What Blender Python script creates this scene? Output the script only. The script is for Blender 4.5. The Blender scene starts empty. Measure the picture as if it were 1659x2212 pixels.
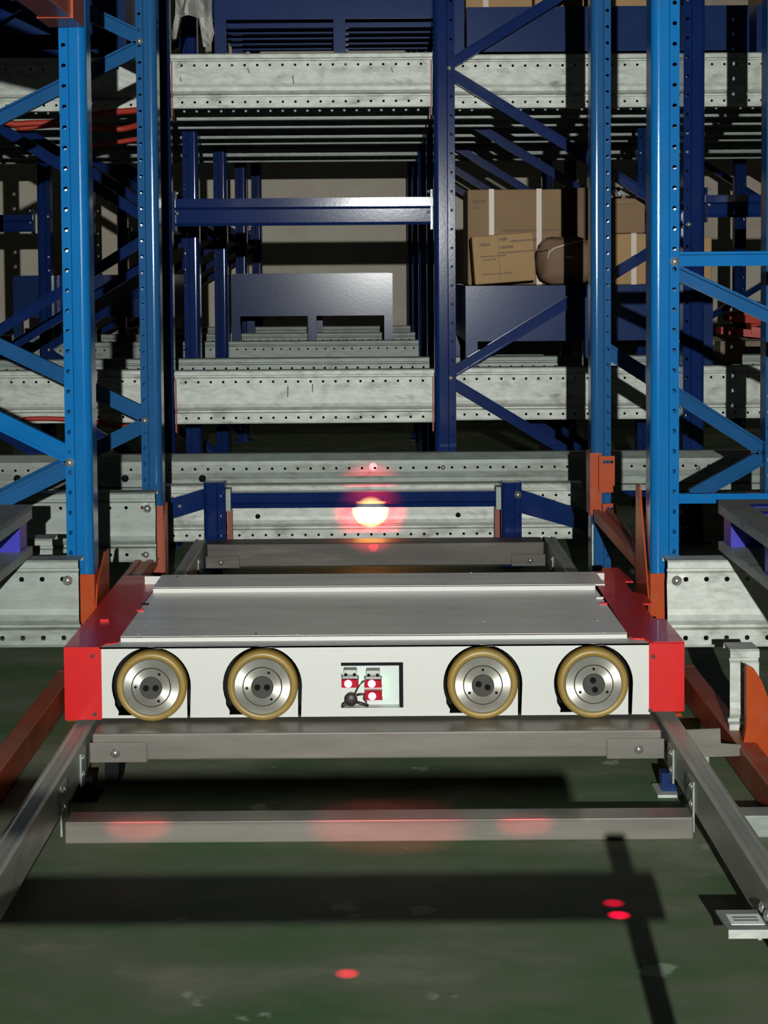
import bpy, math, random
from mathutils import Matrix, Vector
from mathutils.geometry import tessellate_polygon

# ------------------------------------------------------------------ camera
S = bpy.context.scene
COL = S.collection
F, PPX, HOR = 3600.0, 808.0, 582.0
PITCH, ROLL = math.radians(2.9), math.radians(0.42)
PPY = HOR + F * math.tan(PITCH)
CZ = 1.11
cam = bpy.data.cameras.new('camera')
camo = bpy.data.objects.new('camera', cam)
COL.objects.link(camo)
MC = Matrix.Rotation(math.pi / 2 - PITCH, 3, 'X') @ Matrix.Rotation(-ROLL, 3, 'Z')
camo.matrix_world = Matrix.Translation((0, 0, CZ)) @ MC.to_4x4()
cam.sensor_fit = 'HORIZONTAL'
cam.sensor_width = 36
cam.lens = 36 * F / 1659
cam.shift_x = (829.5 - PPX) / 1659
cam.shift_y = -(1106 - PPY) / 1659
cam.clip_start = 0.05
S.camera = camo


def at(px, py, d):
    """point of the world at depth d (metres in front of the lens) seen at that place"""
    v = MC @ Vector(((px - PPX) / F, -(py - PPY) / F, -1))
    v *= d / v.y
    return v.x, v.z + CZ


def ax(px, py, d): return at(px, py, d)[0]
def az(px, py, d): return at(px, py, d)[1]


# ------------------------------------------------------------------ world, lights, exposure
w = bpy.data.worlds.new('world')
S.world = w
w.use_nodes = True
w.node_tree.nodes['Background'].inputs[0].default_value = (0.75, 0.85, 0.9, 1)
w.node_tree.nodes['Background'].inputs[1].default_value = 0.008
S.view_settings.view_transform = 'Standard'
S.view_settings.look = 'None'
S.view_settings.gamma = 1
S.view_settings.use_curve_mapping = False
S.view_settings.exposure = 0.0


def spot(name, loc, target, power, size, blend=1.0, color=(1, 1, 1), radius=0.03, scale=(1, 1, 1)):
    l = bpy.data.lights.new(name, 'SPOT')
    l.energy = power
    l.spot_size = math.radians(size)
    l.spot_blend = blend
    l.color = color
    l.shadow_soft_size = radius
    o = bpy.data.objects.new(name, l)
    COL.objects.link(o)
    o.location = loc
    d = Vector(target) - Vector(loc)
    o.rotation_euler = d.to_track_quat('-Z', 'Y').to_euler()
    o.scale = scale
    return o


# the work lamp of a truck standing behind the photographer
spot('truck_headlamp', (0.15, -2.6, 1.5), (0.15, 6.6, 1.95), 2050, 60, 1.0, (0.98, 1.0, 0.95), 0.018, (1.3, 1, 1))
# weak general light of the hall, high above the aisle
al = bpy.data.lights.new('hall_light', 'AREA')
al.energy = 1.8
al.size = 2.5
al.color = (0.85, 0.95, 0.9)
alo = bpy.data.objects.new('hall_light', al)
COL.objects.link(alo)
alo.location = (0.5, 1.2, 4.6)
alo.rotation_euler = (math.radians(12), 0, 0)
RED = (1, 0.06, 0.08)


# ------------------------------------------------------------------ materials
def mat(name, col, rough=0.5, metal=0.0, var=None, vs=6.0, bump=0.0, bs=60.0, spec=0.5, emit=None, es=1.0,
        stain=None, ss=2.0, sa=0.5, stretch=(1, 1, 1), coat=0.0):
    m = bpy.data.materials.new(name)
    m.use_nodes = True
    nt = m.node_tree
    b = nt.nodes['Principled BSDF']
    b.inputs['Base Color'].default_value = (*col, 1)
    b.inputs['Roughness'].default_value = rough
    b.inputs['Metallic'].default_value = metal
    b.inputs['Specular IOR Level'].default_value = spec
    b.inputs['Coat Weight'].default_value = coat
    tc = nt.nodes.new('ShaderNodeTexCoord')
    mp = nt.nodes.new('ShaderNodeMapping')
    mp.inputs['Scale'].default_value = stretch
    nt.links.new(tc.outputs['Object'], mp.inputs[0])
    last = None

    def layer(prev, col2, scale, amount, lo, hi, detail=6):
        n = nt.nodes.new('ShaderNodeTexNoise')
        n.inputs['Scale'].default_value = scale
        n.inputs['Detail'].default_value = detail
        n.inputs['Roughness'].default_value = 0.65
        nt.links.new(mp.outputs[0], n.inputs['Vector'])
        r = nt.nodes.new('ShaderNodeMapRange')
        r.inputs['From Min'].default_value = lo
        r.inputs['From Max'].default_value = hi
        r.inputs['To Max'].default_value = amount
        nt.links.new(n.outputs[0], r.inputs[0])
        mx = nt.nodes.new('ShaderNodeMix')
        mx.data_type = 'RGBA'
        nt.links.new(r.outputs[0], mx.inputs['Factor'])
        if prev is None:
            mx.inputs[6].default_value = (*col, 1)
        else:
            nt.links.new(prev, mx.inputs[6])
        mx.inputs[7].default_value = (*col2, 1)
        return mx.outputs[2]
    if var: last = layer(last, var, vs, 1.0, 0.38, 0.66)
    if stain: last = layer(last, stain, ss, sa, 0.54, 0.72)
    if last is not None: nt.links.new(last, b.inputs['Base Color'])
    if bump:
        n = nt.nodes.new('ShaderNodeTexNoise')
        n.inputs['Scale'].default_value = bs
        n.inputs['Detail'].default_value = 4
        nt.links.new(mp.outputs[0], n.inputs['Vector'])
        bp = nt.nodes.new('ShaderNodeBump')
        bp.inputs['Strength'].default_value = bump
        bp.inputs['Distance'].default_value = 0.0006
        nt.links.new(n.outputs[0], bp.inputs['Height'])
        nt.links.new(bp.outputs[0], b.inputs['Normal'])
    if emit:
        b.inputs['Emission Color'].default_value = (*emit, 1)
        b.inputs['Emission Strength'].default_value = es
    return m


M = dict(
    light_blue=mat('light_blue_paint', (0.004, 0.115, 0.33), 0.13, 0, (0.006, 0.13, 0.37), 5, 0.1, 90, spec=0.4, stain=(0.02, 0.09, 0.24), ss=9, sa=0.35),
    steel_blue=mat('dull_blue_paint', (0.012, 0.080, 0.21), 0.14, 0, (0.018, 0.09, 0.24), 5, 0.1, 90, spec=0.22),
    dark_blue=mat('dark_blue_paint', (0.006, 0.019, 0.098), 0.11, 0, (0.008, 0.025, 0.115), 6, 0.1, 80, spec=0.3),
    bin_blue=mat('pallet_blue_paint', (0.011, 0.028, 0.105), 0.18, 0, (0.014, 0.034, 0.12), 4, 0.1, 60, spec=0.22, stain=(0.03, 0.04, 0.13), ss=16, sa=0.3),
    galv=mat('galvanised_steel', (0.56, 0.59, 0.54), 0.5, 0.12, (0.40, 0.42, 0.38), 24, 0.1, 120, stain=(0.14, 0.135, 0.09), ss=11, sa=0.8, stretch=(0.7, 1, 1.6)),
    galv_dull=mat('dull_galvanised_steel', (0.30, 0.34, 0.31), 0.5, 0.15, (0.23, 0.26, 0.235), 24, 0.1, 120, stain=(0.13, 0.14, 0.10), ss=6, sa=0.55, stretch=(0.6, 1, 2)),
    rail=mat('raw_rail_steel', (0.20, 0.187, 0.158), 0.42, 0.1, (0.14, 0.13, 0.112), 9, 0.12, 90, stain=(0.24, 0.17, 0.13), ss=4, sa=0.5, stretch=(0.35, 0.5, 2)),
    side_rail=mat('galvanised_side_rail', (0.38, 0.39, 0.34), 0.42, 0.15, (0.29, 0.30, 0.26), 8, 0.12, 90, stain=(0.17, 0.17, 0.14), ss=12, sa=0.5, stretch=(2, 0.4, 2)),
    rust=mat('dark_rail_steel', (0.085, 0.075, 0.062), 0.5, 0.2, (0.055, 0.048, 0.042), 12, 0.2, 60, stain=(0.2, 0.17, 0.15), ss=10, sa=0.5, stretch=(0.3, 1, 2)),
    orange=mat('orange_paint', (0.40, 0.06, 0.012), 0.3, 0, (0.34, 0.052, 0.014), 6, 0.1, 60, spec=0.2, stain=(0.3, 0.13, 0.09), ss=8, sa=0.5),
    dull_orange=mat('dusty_orange_paint', (0.36, 0.075, 0.035), 0.4, 0, (0.27, 0.06, 0.032), 6, 0.1, 60, spec=0.25, stain=(0.3, 0.17, 0.13), ss=9, sa=0.6),
    connector_red=mat('red_connector_paint', (0.25, 0.035, 0.02), 0.5),
    red=mat('red_paint', (0.62, 0.004, 0.004), 0.33, 0, (0.56, 0.004, 0.006), 5, 0.05, 40, coat=0.2),
    white=mat('white_paint', (0.61, 0.615, 0.58), 0.45, 0, (0.60, 0.605, 0.57), 4, 0.03, 40),
    top_plate=mat('dusty_top_plate', (0.92, 0.89, 0.82), 0.27, 0, (0.80, 0.775, 0.71), 5, 0.04, 30, spec=1.0, stain=(0.6, 0.585, 0.54), ss=3, sa=0.8, stretch=(0.6, 3, 1)),
    tyre=mat('amber_polyurethane', (0.31, 0.20, 0.045), 0.4, 0, (0.26, 0.18, 0.05), 12, stain=(0.36, 0.3, 0.13), ss=9, sa=0.5),
    rim=mat('turned_steel', (0.44, 0.43, 0.38), 0.38, 0.7, (0.37, 0.36, 0.32), 20),
    hub=mat('dark_hub', (0.05, 0.047, 0.04), 0.5, 0, spec=0.25),
    black=mat('black_plastic', (0.008, 0.008, 0.009), 0.6, spec=0.08),
    cable=mat('dark_cable', (0.03, 0.022, 0.022), 0.45),
    chrome=mat('chrome', (0.8, 0.8, 0.82), 0.15, 1.0),
    zinc=mat('zinc_bolt', (0.75, 0.75, 0.72), 0.25, 0.85),
    lens_red=mat('red_lens', (0.3, 0.002, 0.015), 0.2, emit=(0.9, 0.0, 0.03), es=0.12),
    led=mat('sensor_light', (1, 0.7, 0.7), 0.3, emit=(1.0, 0.42, 0.5), es=2.6),
    led_green=mat('green_indicator', (0.3, 1, 0.6), 0.3, emit=(0.1, 1.0, 0.4), es=6),
    panel_in=mat('inner_panel', (0.62, 0.66, 0.64), 0.4),
    carton=mat('cardboard', (0.40, 0.25, 0.11), 0.75, 0, (0.35, 0.215, 0.095), 5, 0.05, 30),
    carton_mid=mat('brown_cardboard', (0.27, 0.17, 0.085), 0.75, 0, (0.22, 0.135, 0.07), 4, 0.05, 30),
    carton_dark=mat('dark_cardboard', (0.2, 0.12, 0.075), 0.7, 0, (0.16, 0.095, 0.06), 5, 0.05, 30),
    tape=mat('pale_strap', (0.55, 0.45, 0.38), 0.4),
    print=mat('carton_print', (0.13, 0.09, 0.06), 0.7),
    foil=mat('clear_wrap', (0.6, 0.6, 0.58), 0.15, 0.2),
    cloth=mat('white_wrap', (0.5, 0.5, 0.46), 0.45, 0, (0.42, 0.42, 0.39), 8, 0.2, 20),
    wood=mat('pallet_wood', (0.2, 0.15, 0.1), 0.75, 0, (0.13, 0.1, 0.07), 20, stretch=(0.3, 1, 3)),
    deck=mat('grey_pallet_deck', (0.21, 0.21, 0.17), 0.55, 0, (0.15, 0.15, 0.13), 10, 0.1, 40),
    vivid_blue=mat('vivid_blue_paint', (0.01, 0.01, 0.35), 0.4),
    red_rubber=mat('red_rubber', (0.4, 0.035, 0.02), 0.5),
    label_white=mat('label_paper', (0.95, 0.96, 0.94), 0.5),
    label_grey=mat('label_print', (0.28, 0.29, 0.28), 0.5),
    wall=mat('plastered_wall', (0.78, 0.73, 0.60), 0.8, 0, (0.70, 0.58, 0.48), 1.1, 0.1, 20, stain=(0.48, 0.32, 0.26), ss=0.8, sa=0.7),
    dark_wall=mat('side_wall', (0.12, 0.12, 0.1), 0.8),
    ceiling=mat('ceiling_sheet', (0.06, 0.065, 0.06), 0.8),
)


def floor_material():
    m = mat('green_painted_floor', (0.085, 0.16, 0.075), 0.62, 0, (0.20, 0.21, 0.145), 2.6, 0.1, 30, spec=0.15,
            stain=(0.32, 0.35, 0.26), ss=1.3, sa=0.6, stretch=(0.8, 1.4, 1))
    nt = m.node_tree
    b = nt.nodes['Principled BSDF']
    prev = b.inputs['Base Color'].links[0].from_socket
    tc = nt.nodes['Texture Coordinate']
    n = nt.nodes.new('ShaderNodeTexNoise')
    n.inputs['Scale'].default_value = 5.5
    n.inputs['Detail'].default_value = 5
    nt.links.new(tc.outputs['Object'], n.inputs['Vector'])
    r = nt.nodes.new('ShaderNodeMapRange')
    r.inputs['From Min'].default_value = 0.66
    r.inputs['From Max'].default_value = 0.69
    r.inputs['To Max'].default_value = 0.6
    nt.links.new(n.outputs[0], r.inputs[0])
    mx = nt.nodes.new('ShaderNodeMix')
    mx.data_type = 'RGBA'
    nt.links.new(r.outputs[0], mx.inputs['Factor'])
    nt.links.new(prev, mx.inputs[6])
    mx.inputs[7].default_value = (0.46, 0.54, 0.42, 1)
    nt.links.new(mx.outputs[2], b.inputs['Base Color'])
    return m


def turned(m):
    nt = m.node_tree
    b = nt.nodes['Principled BSDF']
    t = nt.nodes.new('ShaderNodeTangent')
    t.direction_type = 'RADIAL'
    t.axis = 'Y'
    nt.links.new(t.outputs[0], b.inputs['Tangent'])
    b.inputs['Anisotropic'].default_value = 0.85


turned(M['rim'])


# ------------------------------------------------------------------ mesh building
class MB:
    def __init__(s): s.v, s.f, s.smooth = [], [], []

    def add(s, vs, fs, smooth=False):
        k = len(s.v)
        s.v += [tuple(v) for v in vs]
        s.f += [tuple(i + k for i in f) for f in fs]
        s.smooth += [smooth] * len(fs)
        return s

    def box(s, x0, x1, y0, y1, z0, z1, bev=0.0):
        if x0 > x1: x0, x1 = x1, x0
        if y0 > y1: y0, y1 = y1, y0
        if z0 > z1: z0, z1 = z1, z0
        vs = [(x, y, z) for z in (z0, z1) for y in (y0, y1) for x in (x0, x1)]
        return s.add(vs, [(0, 2, 3, 1), (4, 5, 7, 6), (0, 1, 5, 4), (2, 6, 7, 3), (0, 4, 6, 2), (1, 3, 7, 5)])

    def obox(s, c, ex, ey, ez):
        """box from centre and three half axis vectors"""
        c, ex, ey, ez = map(Vector, (c, ex, ey, ez))
        vs = [c + a * ex + b * ey + d * ez for d in (-1, 1) for b in (-1, 1) for a in (-1, 1)]
        return s.add(vs, [(0, 2, 3, 1), (4, 5, 7, 6), (0, 1, 5, 4), (2, 6, 7, 3), (0, 4, 6, 2), (1, 3, 7, 5)])

    def plate(s, outline, to3, t, holes=()):
        """flat plate: outline in 2D, to3(a, b, c) maps to space, c runs 0..t"""
        rings = [list(outline)] + [list(h) for h in holes]
        tess = tessellate_polygon([[Vector((a, b, 0)) for a, b in r] for r in rings])
        flat = [p for r in rings for p in r]
        n = len(flat)
        vs = [to3(a, b, 0) for a, b in flat] + [to3(a, b, t) for a, b in flat]
        fs = [tuple(f) for f in tess] + [tuple(i + n for i in reversed(f)) for f in tess]
        k = 0
        for r in rings:
            m = len(r)
            for i in range(m):
                a, b = k + i, k + (i + 1) % m
                fs.append((a, b, b + n, a + n))
            k += m
        return s.add(vs, fs)

    def sweep(s, prof, p0, p1, caps=True):
        """closed profile [(y, z)] swept along X from p0 to p1"""
        n = len(prof)
        vs = [(p0, y, z) for y, z in prof] + [(p1, y, z) for y, z in prof]
        fs = [(i, (i + 1) % n, (i + 1) % n + n, i + n) for i in range(n)]
        if caps: fs += [tuple(range(n - 1, -1, -1)), tuple(range(n, 2 * n))]
        return s.add(vs, fs)

    def lathe(s, c, axis, prof, seg=32, smooth=True):
        """profile [(along, radius)] turned about an axis through c"""
        a = Vector(axis).normalized()
        u = a.orthogonal().normalized()
        v = a.cross(u)
        c = Vector(c)
        vs, fs = [], []
        for t, r in prof:
            for i in range(seg):
                q = 2 * math.pi * i / seg
                vs.append(c + a * t + (u * math.cos(q) + v * math.sin(q)) * r)
        for j in range(len(prof) - 1):
            for i in range(seg):
                k = (i + 1) % seg
                fs.append((j * seg + i, j * seg + k, (j + 1) * seg + k, (j + 1) * seg + i))
        fs.append(tuple(range(seg - 1, -1, -1)))
        fs.append(tuple((len(prof) - 1) * seg + i for i in range(seg)))
        return s.add(vs, fs, smooth)

    def tube(s, pts, r, seg=8):
        pts = [Vector(p) for p in pts]
        vs, fs = [], []
        for i, p in enumerate(pts):
            t = (pts[min(i + 1, len(pts) - 1)] - pts[max(i - 1, 0)]).normalized()
            u = t.cross(Vector((0, 0.3, 1))).normalized()
            v = t.cross(u)
            for k in range(seg):
                q = 2 * math.pi * k / seg
                vs.append(p + (u * math.cos(q) + v * math.sin(q)) * r)
        for j in range(len(pts) - 1):
            for i in range(seg):
                k = (i + 1) % seg
                fs.append((j * seg + i, j * seg + k, (j + 1) * seg + k, (j + 1) * seg + i))
        fs += [tuple(range(seg - 1, -1, -1)), tuple((len(pts) - 1) * seg + i for i in range(seg))]
        return s.add(vs, fs, True)

    def perforated(s, org, du, dv, length, width, pitch, hole, v0, start=None):
        """sheet strip with a row of holes, org corner, du along, dv across, hole half size, v0 hole centre across"""
        org, du, dv = Vector(org), Vector(du), Vector(dv)
        n = max(1, int(length // pitch))
        rest = (length - n * pitch) / 2

        def quad(u0, u1, a, b):
            s.add([org + du * u0 + dv * a, org + du * u1 + dv * a, org + du * u1 + dv * b, org + du * u0 + dv * b], [(0, 1, 2, 3)])
        if rest > 1e-5:
            quad(0, rest, 0, width)
            quad(length - rest, length, 0, width)
        h = hole
        for i in range(n):
            u0 = rest + i * pitch
            c = u0 + pitch / 2
            out = [(u0, 0), (c, 0), (u0 + pitch, 0), (u0 + pitch, v0), (u0 + pitch, width), (c, width), (u0, width), (u0, v0)]
            inn = [(c - .75 * h, v0 - .75 * h), (c, v0 - h), (c + .75 * h, v0 - .75 * h), (c + h, v0), (c + .75 * h, v0 + .75 * h),
                   (c, v0 + h), (c - .75 * h, v0 + .75 * h), (c - h, v0)]
            vs = [org + du * a + dv * b for a, b in out + inn]
            s.add(vs, [(k, (k + 1) % 8, (k + 1) % 8 + 8, k + 8) for k in range(8)])
        return s

    def strip(s, prof, x0, x1):
        """open sheet through profile points (y, z) along X"""
        vs = [(x0, y, z) for y, z in prof] + [(x1, y, z) for y, z in prof]
        n = len(prof)
        return s.add(vs, [(i, i + 1, i + 1 + n, i + n) for i in range(n - 1)])

    def vstrip(s, prof, z0, z1):
        vs = [(x, y, z0) for x, y in prof] + [(x, y, z1) for x, y in prof]
        n = len(prof)
        return s.add(vs, [(i, i + 1, i + 1 + n, i + n) for i in range(n - 1)])

    def build(s, name, m, parent=None, loc=(0, 0, 0), solid=0.0, bevel=0.0):
        me = bpy.data.meshes.new(name)
        ox, oy, oz = loc
        me.from_pydata([(x - ox, y - oy, z - oz) for x, y, z in s.v], [], s.f)
        me.polygons.foreach_set('use_smooth', s.smooth)
        me.materials.append(M[m] if isinstance(m, str) else m)
        me.update()
        o = bpy.data.objects.new(name, me)
        COL.objects.link(o)
        if parent is not None:
            o.parent = parent
            o.location = Vector(loc) - world_of(parent)
        else:
            o.location = loc
        if solid:
            import bmesh
            bm = bmesh.new()
            bm.from_mesh(me)
            bmesh.ops.remove_doubles(bm, verts=bm.verts, dist=1e-5)
            bmesh.ops.recalc_face_normals(bm, faces=bm.faces)
            bm.to_mesh(me)
            bm.free()
            md = o.modifiers.new('thickness', 'SOLIDIFY')
            md.thickness = solid
            md.offset = 0
        elif any(s.smooth) is False or bevel:
            import bmesh
            bm = bmesh.new()
            bm.from_mesh(me)
            bmesh.ops.recalc_face_normals(bm, faces=bm.faces)
            bm.to_mesh(me)
            bm.free()
        if bevel:
            md = o.modifiers.new('edge', 'BEVEL')
            md.width = bevel
            md.segments = 2
            md.limit_method = 'ANGLE'
        return o


def world_of(o):
    v = Vector(o.location)
    while o.parent:
        o = o.parent
        v += Vector(o.location)
    return v


def tag(o, label, cat, group=None, kind=None):
    if label: o['label'] = label
    if cat: o['category'] = cat
    if group: o['group'] = group
    if kind: o['kind'] = kind
    return o


def thing(name, loc, label, cat, group=None):
    o = bpy.data.objects.new(name, None)
    o.empty_display_size = 0.05
    COL.objects.link(o)
    o.location = loc
    return tag(o, label, cat, group)


def bolt(parent, x, y, z, r=0.008, axis=(0, -1, 0), m='zinc', name='bolt'):
    b = MB().lathe((x, y, z), axis, [(-0.002, r * 1.25), (0.0015, r * 1.25), (0.002, r * .95), (r * .45, r * .8), (r * .7, r * .45), (r * .75, r * .1)], 12)
    return b.build(name, m, parent)


# ------------------------------------------------------------------ setting
def struct(name, mb, m):
    o = mb.build(name, m)
    o['kind'] = 'structure'
    return o


struct('floor', MB().box(-7, 7, -4, 13.2, -0.1, 0), floor_material())
struct('wall_back', MB().box(-7, 7, 13, 13.2, 0, 5.4), 'wall')
struct('wall_left', MB().box(-7.2, -7, -4, 13.2, 0, 5.4), 'dark_wall')
struct('wall_right', MB().box(7, 7.2, -4, 13.2, 0, 5.4), 'dark_wall')
struct('ceiling', MB().box(-7, 7, -4, 13.2, 5.4, 5.5), 'ceiling')


# ------------------------------------------------------------------ racking parts
def post(parent, x0, x1, y, z0, z1, m, holes='L', pitch=0.05, depth=0.08, hz=0.0, hole=0.0055):
    """cold rolled upright: perforated flange, raised front face, rounded corner, side walls"""
    w_ = x1 - x0
    fl = 0.34 * w_
    b = MB()
    if holes == 'L':
        X = lambda a: x0 + a
        s_ = 1
    else:
        X = lambda a: x1 - a
        s_ = -1
    # flange with holes, from a=0..fl, set back
    n = int((z1 - z0 - hz) // pitch)
    L = n * pitch
    b.vstrip([(X(0), y + 0.008), (X(fl), y + 0.008)], z0, z0 + hz) if hz > 0 else None
    b.perforated((X(0), y + 0.008, z0 + hz), (0, 0, 1), (s_, 0, 0), z1 - z0 - hz, fl, pitch, hole, fl * 0.5)
    prof = [(X(fl), y + 0.008), (X(fl + .004), y), *[(X(w_ - .018 + .018 * math.sin(k * math.pi / 16)), y + .018 * (1 - math.cos(k * math.pi / 16))) for k in range(9)], (X(w_), y + depth), (X(w_ - .02), y + depth)]
    b.vstrip(prof, z0, z1)
    b.vstrip([(X(0), y + 0.008), (X(0), y + depth), (X(.02), y + depth)], z0, z1)
    return b.build('post', m, parent, loc=((x0 + x1) / 2, y + depth / 2, z0), solid=0.0022)


def brace(parent, xa, za, xb, zb, y, m, w_=0.036, depth=0.022, lip=0.007, label=None):
    """open channel running between two points in the plane of the frame"""
    a, b_ = Vector((xa, 0, za)), Vector((xb, 0, zb))
    d = (b_ - a).normalized()
    n = Vector((-d.z, 0, d.x))
    h = w_ / 2
    prof = [(-h, 0), (-h + lip, 0), (-h + lip, 0.002), (-h + .003, .003), (-h + .003, depth - .003), (h - .003, depth - .003),
            (h - .003, .003), (h - lip, .002), (h - lip, 0), (h, 0), (h, depth), (-h, depth)]
    mb = MB()
    k = len(prof)
    vs = []
    for p in (a, b_):
        for c, e in prof:
            q = p + n * c
            vs.append((q.x, y + e, q.z))
    mb.add(vs, [(i, (i + 1) % k, (i + 1) % k + k, i + k) for i in range(k)])
    for off in (0, k):
        mb.add(vs[off:off + k], [(0, 1, 4, 11), (1, 2, 3, 4), (4, 5, 10, 11), (5, 6, 7, 8), (5, 8, 9, 10)])
    mid = (a + b_) / 2
    return mb.build('brace', m, parent, loc=(mid.x, y, mid.z))


def rail_beam(name, x0, x1, y, ztop, label, cat, group=None, m='galv', pitch=0.05, bolts=(), bottom_bolts=(),
              round_holes=(), h=0.212, connector=None, parent=None, hole=0.0052):
    """rolled shelf beam: top flange and lip, perforated web, swelling, perforated lower flange"""
    loc = ((x0 + x1) / 2, y, ztop - h)
    if parent is None:
        t = thing(name, loc, label, cat, group)
    L = x1 - x0
    z = ztop
    b = MB()
    b.strip([(y + .075, z - .012), (y + .072, z), (y + .004, z), (y, z - .004), (y, z - .017), (y + .010, z - .020), (y + .010, z - .026), (y + .003, z - .030)], x0, x1)
    b.perforated((x0, y + .003, z - .030), (1, 0, 0), (0, 0, -1), L, .026, pitch, hole, .015)
    b.strip([(y + .003, z - .056), (y + .003, z - .118), (y + .001, z - .132), (y + .002, z - .146), (y + .008, z - .156), (y + .022, z - .160), (y + .022, z - .168), (y + .006, z - .171)], x0, x1)
    b.perforated((x0, y + .006, z - .171), (1, 0, 0), (0, 0, -1), L, .036, pitch, hole, .019)
    b.strip([(y + .006, z - .207), (y + .008, z - h), (y + .06, z - h)], x0, x1)
    b.build('beam', m, t, loc=loc, solid=0.0025)
    for bx in bolts: bolt(t, bx, y + .001, z - .048, 0.010)
    for bx in bottom_bolts: bolt(t, bx, y + .004, z - .19, 0.008)
    for bx in round_holes:
        MB().lathe((bx, y + .001, z - .118), (0, -1, 0), [(-.002, .0095), (0.0005, .0095)], 20).build('plug', 'black', t)
    if connector:
        for cx in connector:
            MB().plate([(y - .004, z - h - .035), (y + .06, z - h - .05), (y + .06, z - .03), (y - .004, z - .03)],
                       lambda a, c, e, cx=cx: (cx + e, a, c), .006).build('end_connector', 'connector_red', t)
    return t


# light blue frames -------------------------------------------------
ZT = 2.75
DF, DR = 4.10, 5.20


def foot(parent, x0, x1, y, ztop, fin_side, fin_top, m='orange', fin_d=0.2):
    b = MB()
    b.vstrip([(x0, y + .085), (x0 - .002, y), (x0 - .002, y - .004), (x1 + .002, y - .004), (x1 + .002, y), (x1, y + .085)], 0.0, ztop)
    b.build('foot_sleeve', m, parent, loc=((x0 + x1) / 2, y, 0), solid=0.004)
    fx = x1 + .004 if fin_side > 0 else x0 - .008
    MB().plate([(y - .002, 0), (y + fin_d, 0), (y + fin_d, fin_top), (y + fin_d * .7, fin_top), (y + .02, ztop - .03), (y - .002, ztop - .08)],
               lambda a, c, e: (fx + e, a, c), .004).build('foot_fin', m, parent)
    MB().box(x0 - .002, x1 + .002, y - .03, y + .12, 0, .008).build('base_plate', m, parent)


# front left
x0, x1 = ax(134, 600, DF), ax(191, 600, DF)
tf = thing('upright_frame', (x0, DF, 0), 'bright blue rack upright nearest on the left, orange sleeve at its foot', 'rack upright')
zf = az(170, 1240, DF)
post(tf, x0, x1, DF, 0.01, ZT, 'light_blue', 'L', hz=(az(155, 1010, DF) - .01) % .05 + .0)
foot(tf, x0, x1, DF, zf, 1, zf + .03)
post(tf, x0 - 1.25, x1 - 1.25, DF, 0.01, ZT, 'light_blue', 'R')
zn = az(150, 1000, DF)
xn = x0 + .012
brace(tf, xn, zn + .012, x0 - 1.19, zn + .012 + .60, DF + .03, 'light_blue', .044)
brace(tf, xn, zn - .012, x0 - 1.19, zn - .012 - .58, DF + .03, 'steel_blue', .040)
bolt(tf, x0 + .01, DF + .006, zn, .009)
# rear left
x0, x1 = ax(300, 600, DR), ax(343, 600, DR)
tr = thing('upright_frame', (x0, DR, 0), 'blue rack upright second from the left, orange below the galvanised beam', 'rack upright')
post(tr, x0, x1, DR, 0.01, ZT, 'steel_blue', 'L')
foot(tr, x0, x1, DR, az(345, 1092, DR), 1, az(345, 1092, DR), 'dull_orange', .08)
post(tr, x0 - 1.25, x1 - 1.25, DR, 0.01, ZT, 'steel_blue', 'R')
zs = [az(300, 88, DR), az(300, 909, DR)]
zm = (zs[0] + zs[1]) / 2
for zz in zs:
    for sg in (1, -1):
        brace(tr, x0 + .01, zz + sg * .014, x0 - 1.2, zz + sg * .014 + sg * (zs[0] - zs[1]) / 2, DR + .03, 'steel_blue', .046)
    bolt(tr, x0 + .011, DR + .006, zz, .008)
# front right
x0, x1 = ax(1408, 600, DF), ax(1468, 600, DF)
tf2 = thing('upright_frame', (x0, DF, 0), 'bright blue rack upright nearest on the right, beside the red shuttle end', 'rack upright')
post(tf2, x0, x1, DF, 0.01, ZT, 'light_blue', 'R')
foot(tf2, x0, x1, DF, az(1430, 1238, DF), -1, az(1390, 1066, DF))
post(tf2, x0 + 1.25, x1 + 1.25, DF, 0.01, ZT, 'light_blue', 'L')
zn = az(1458, 565, DF)
brace(tf2, x1 - .01, zn + .006, x1 + 1.2, zn + .008, DF + .045, 'light_blue', .036)
brace(tf2, x1 - .01, zn - .022, x1 + 1.2, zn - .60, DF + .03, 'steel_blue', .036)
bolt(tf2, x1 - .011, DF + .006, zn, .009)
zl = az(1500, 1081, DF)
brace(tf2, x1 - .01, zl, x1 + 1.2, zl, DF + .03, 'light_blue', .024)
# rear right
x0, x1 = ax(1278, 600, DR), ax(1320, 600, DR)
tr2 = thing('upright_frame', (x0, DR, 0), 'dim blue rack upright second from the right, orange slotted sleeve at its foot', 'rack upright')
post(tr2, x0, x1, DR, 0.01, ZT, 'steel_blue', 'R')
ztop = az(1290, 978, DR)
zlo_ = az(1290, 1112, DR)
MB().box(x0 - .006, x0 + .030, DR - .006, DR + .09, zlo_, ztop).build('foot_sleeve', 'orange', tr2)
MB().box(x0 - .002, x1 + .002, DR - .03, DR + .12, 0, .008).build('base_plate', 'galv_dull', tr2)
MB().box(x0 - .003, x0 + .001, DR - .03, DR - .001, .02, az(1280, 1130, DR)).build('edge_plate', 'galv', tr2)
za, zb = az(1319, 757, DR), az(1652, 975, DR)
xb = ax(1655, 975, DR)
brace(tr2, x1 - .01, za, xb, zb, DR + .03, 'steel_blue', .046)
brace(tr2, xb, zb - .02, ax(1500, 1075, DR), az(1500, 1075, DR), DR + .03, 'steel_blue', .046)
post(tr2, xb, xb + .06, DR, 0.01, ZT, 'steel_blue', 'L')
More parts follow.
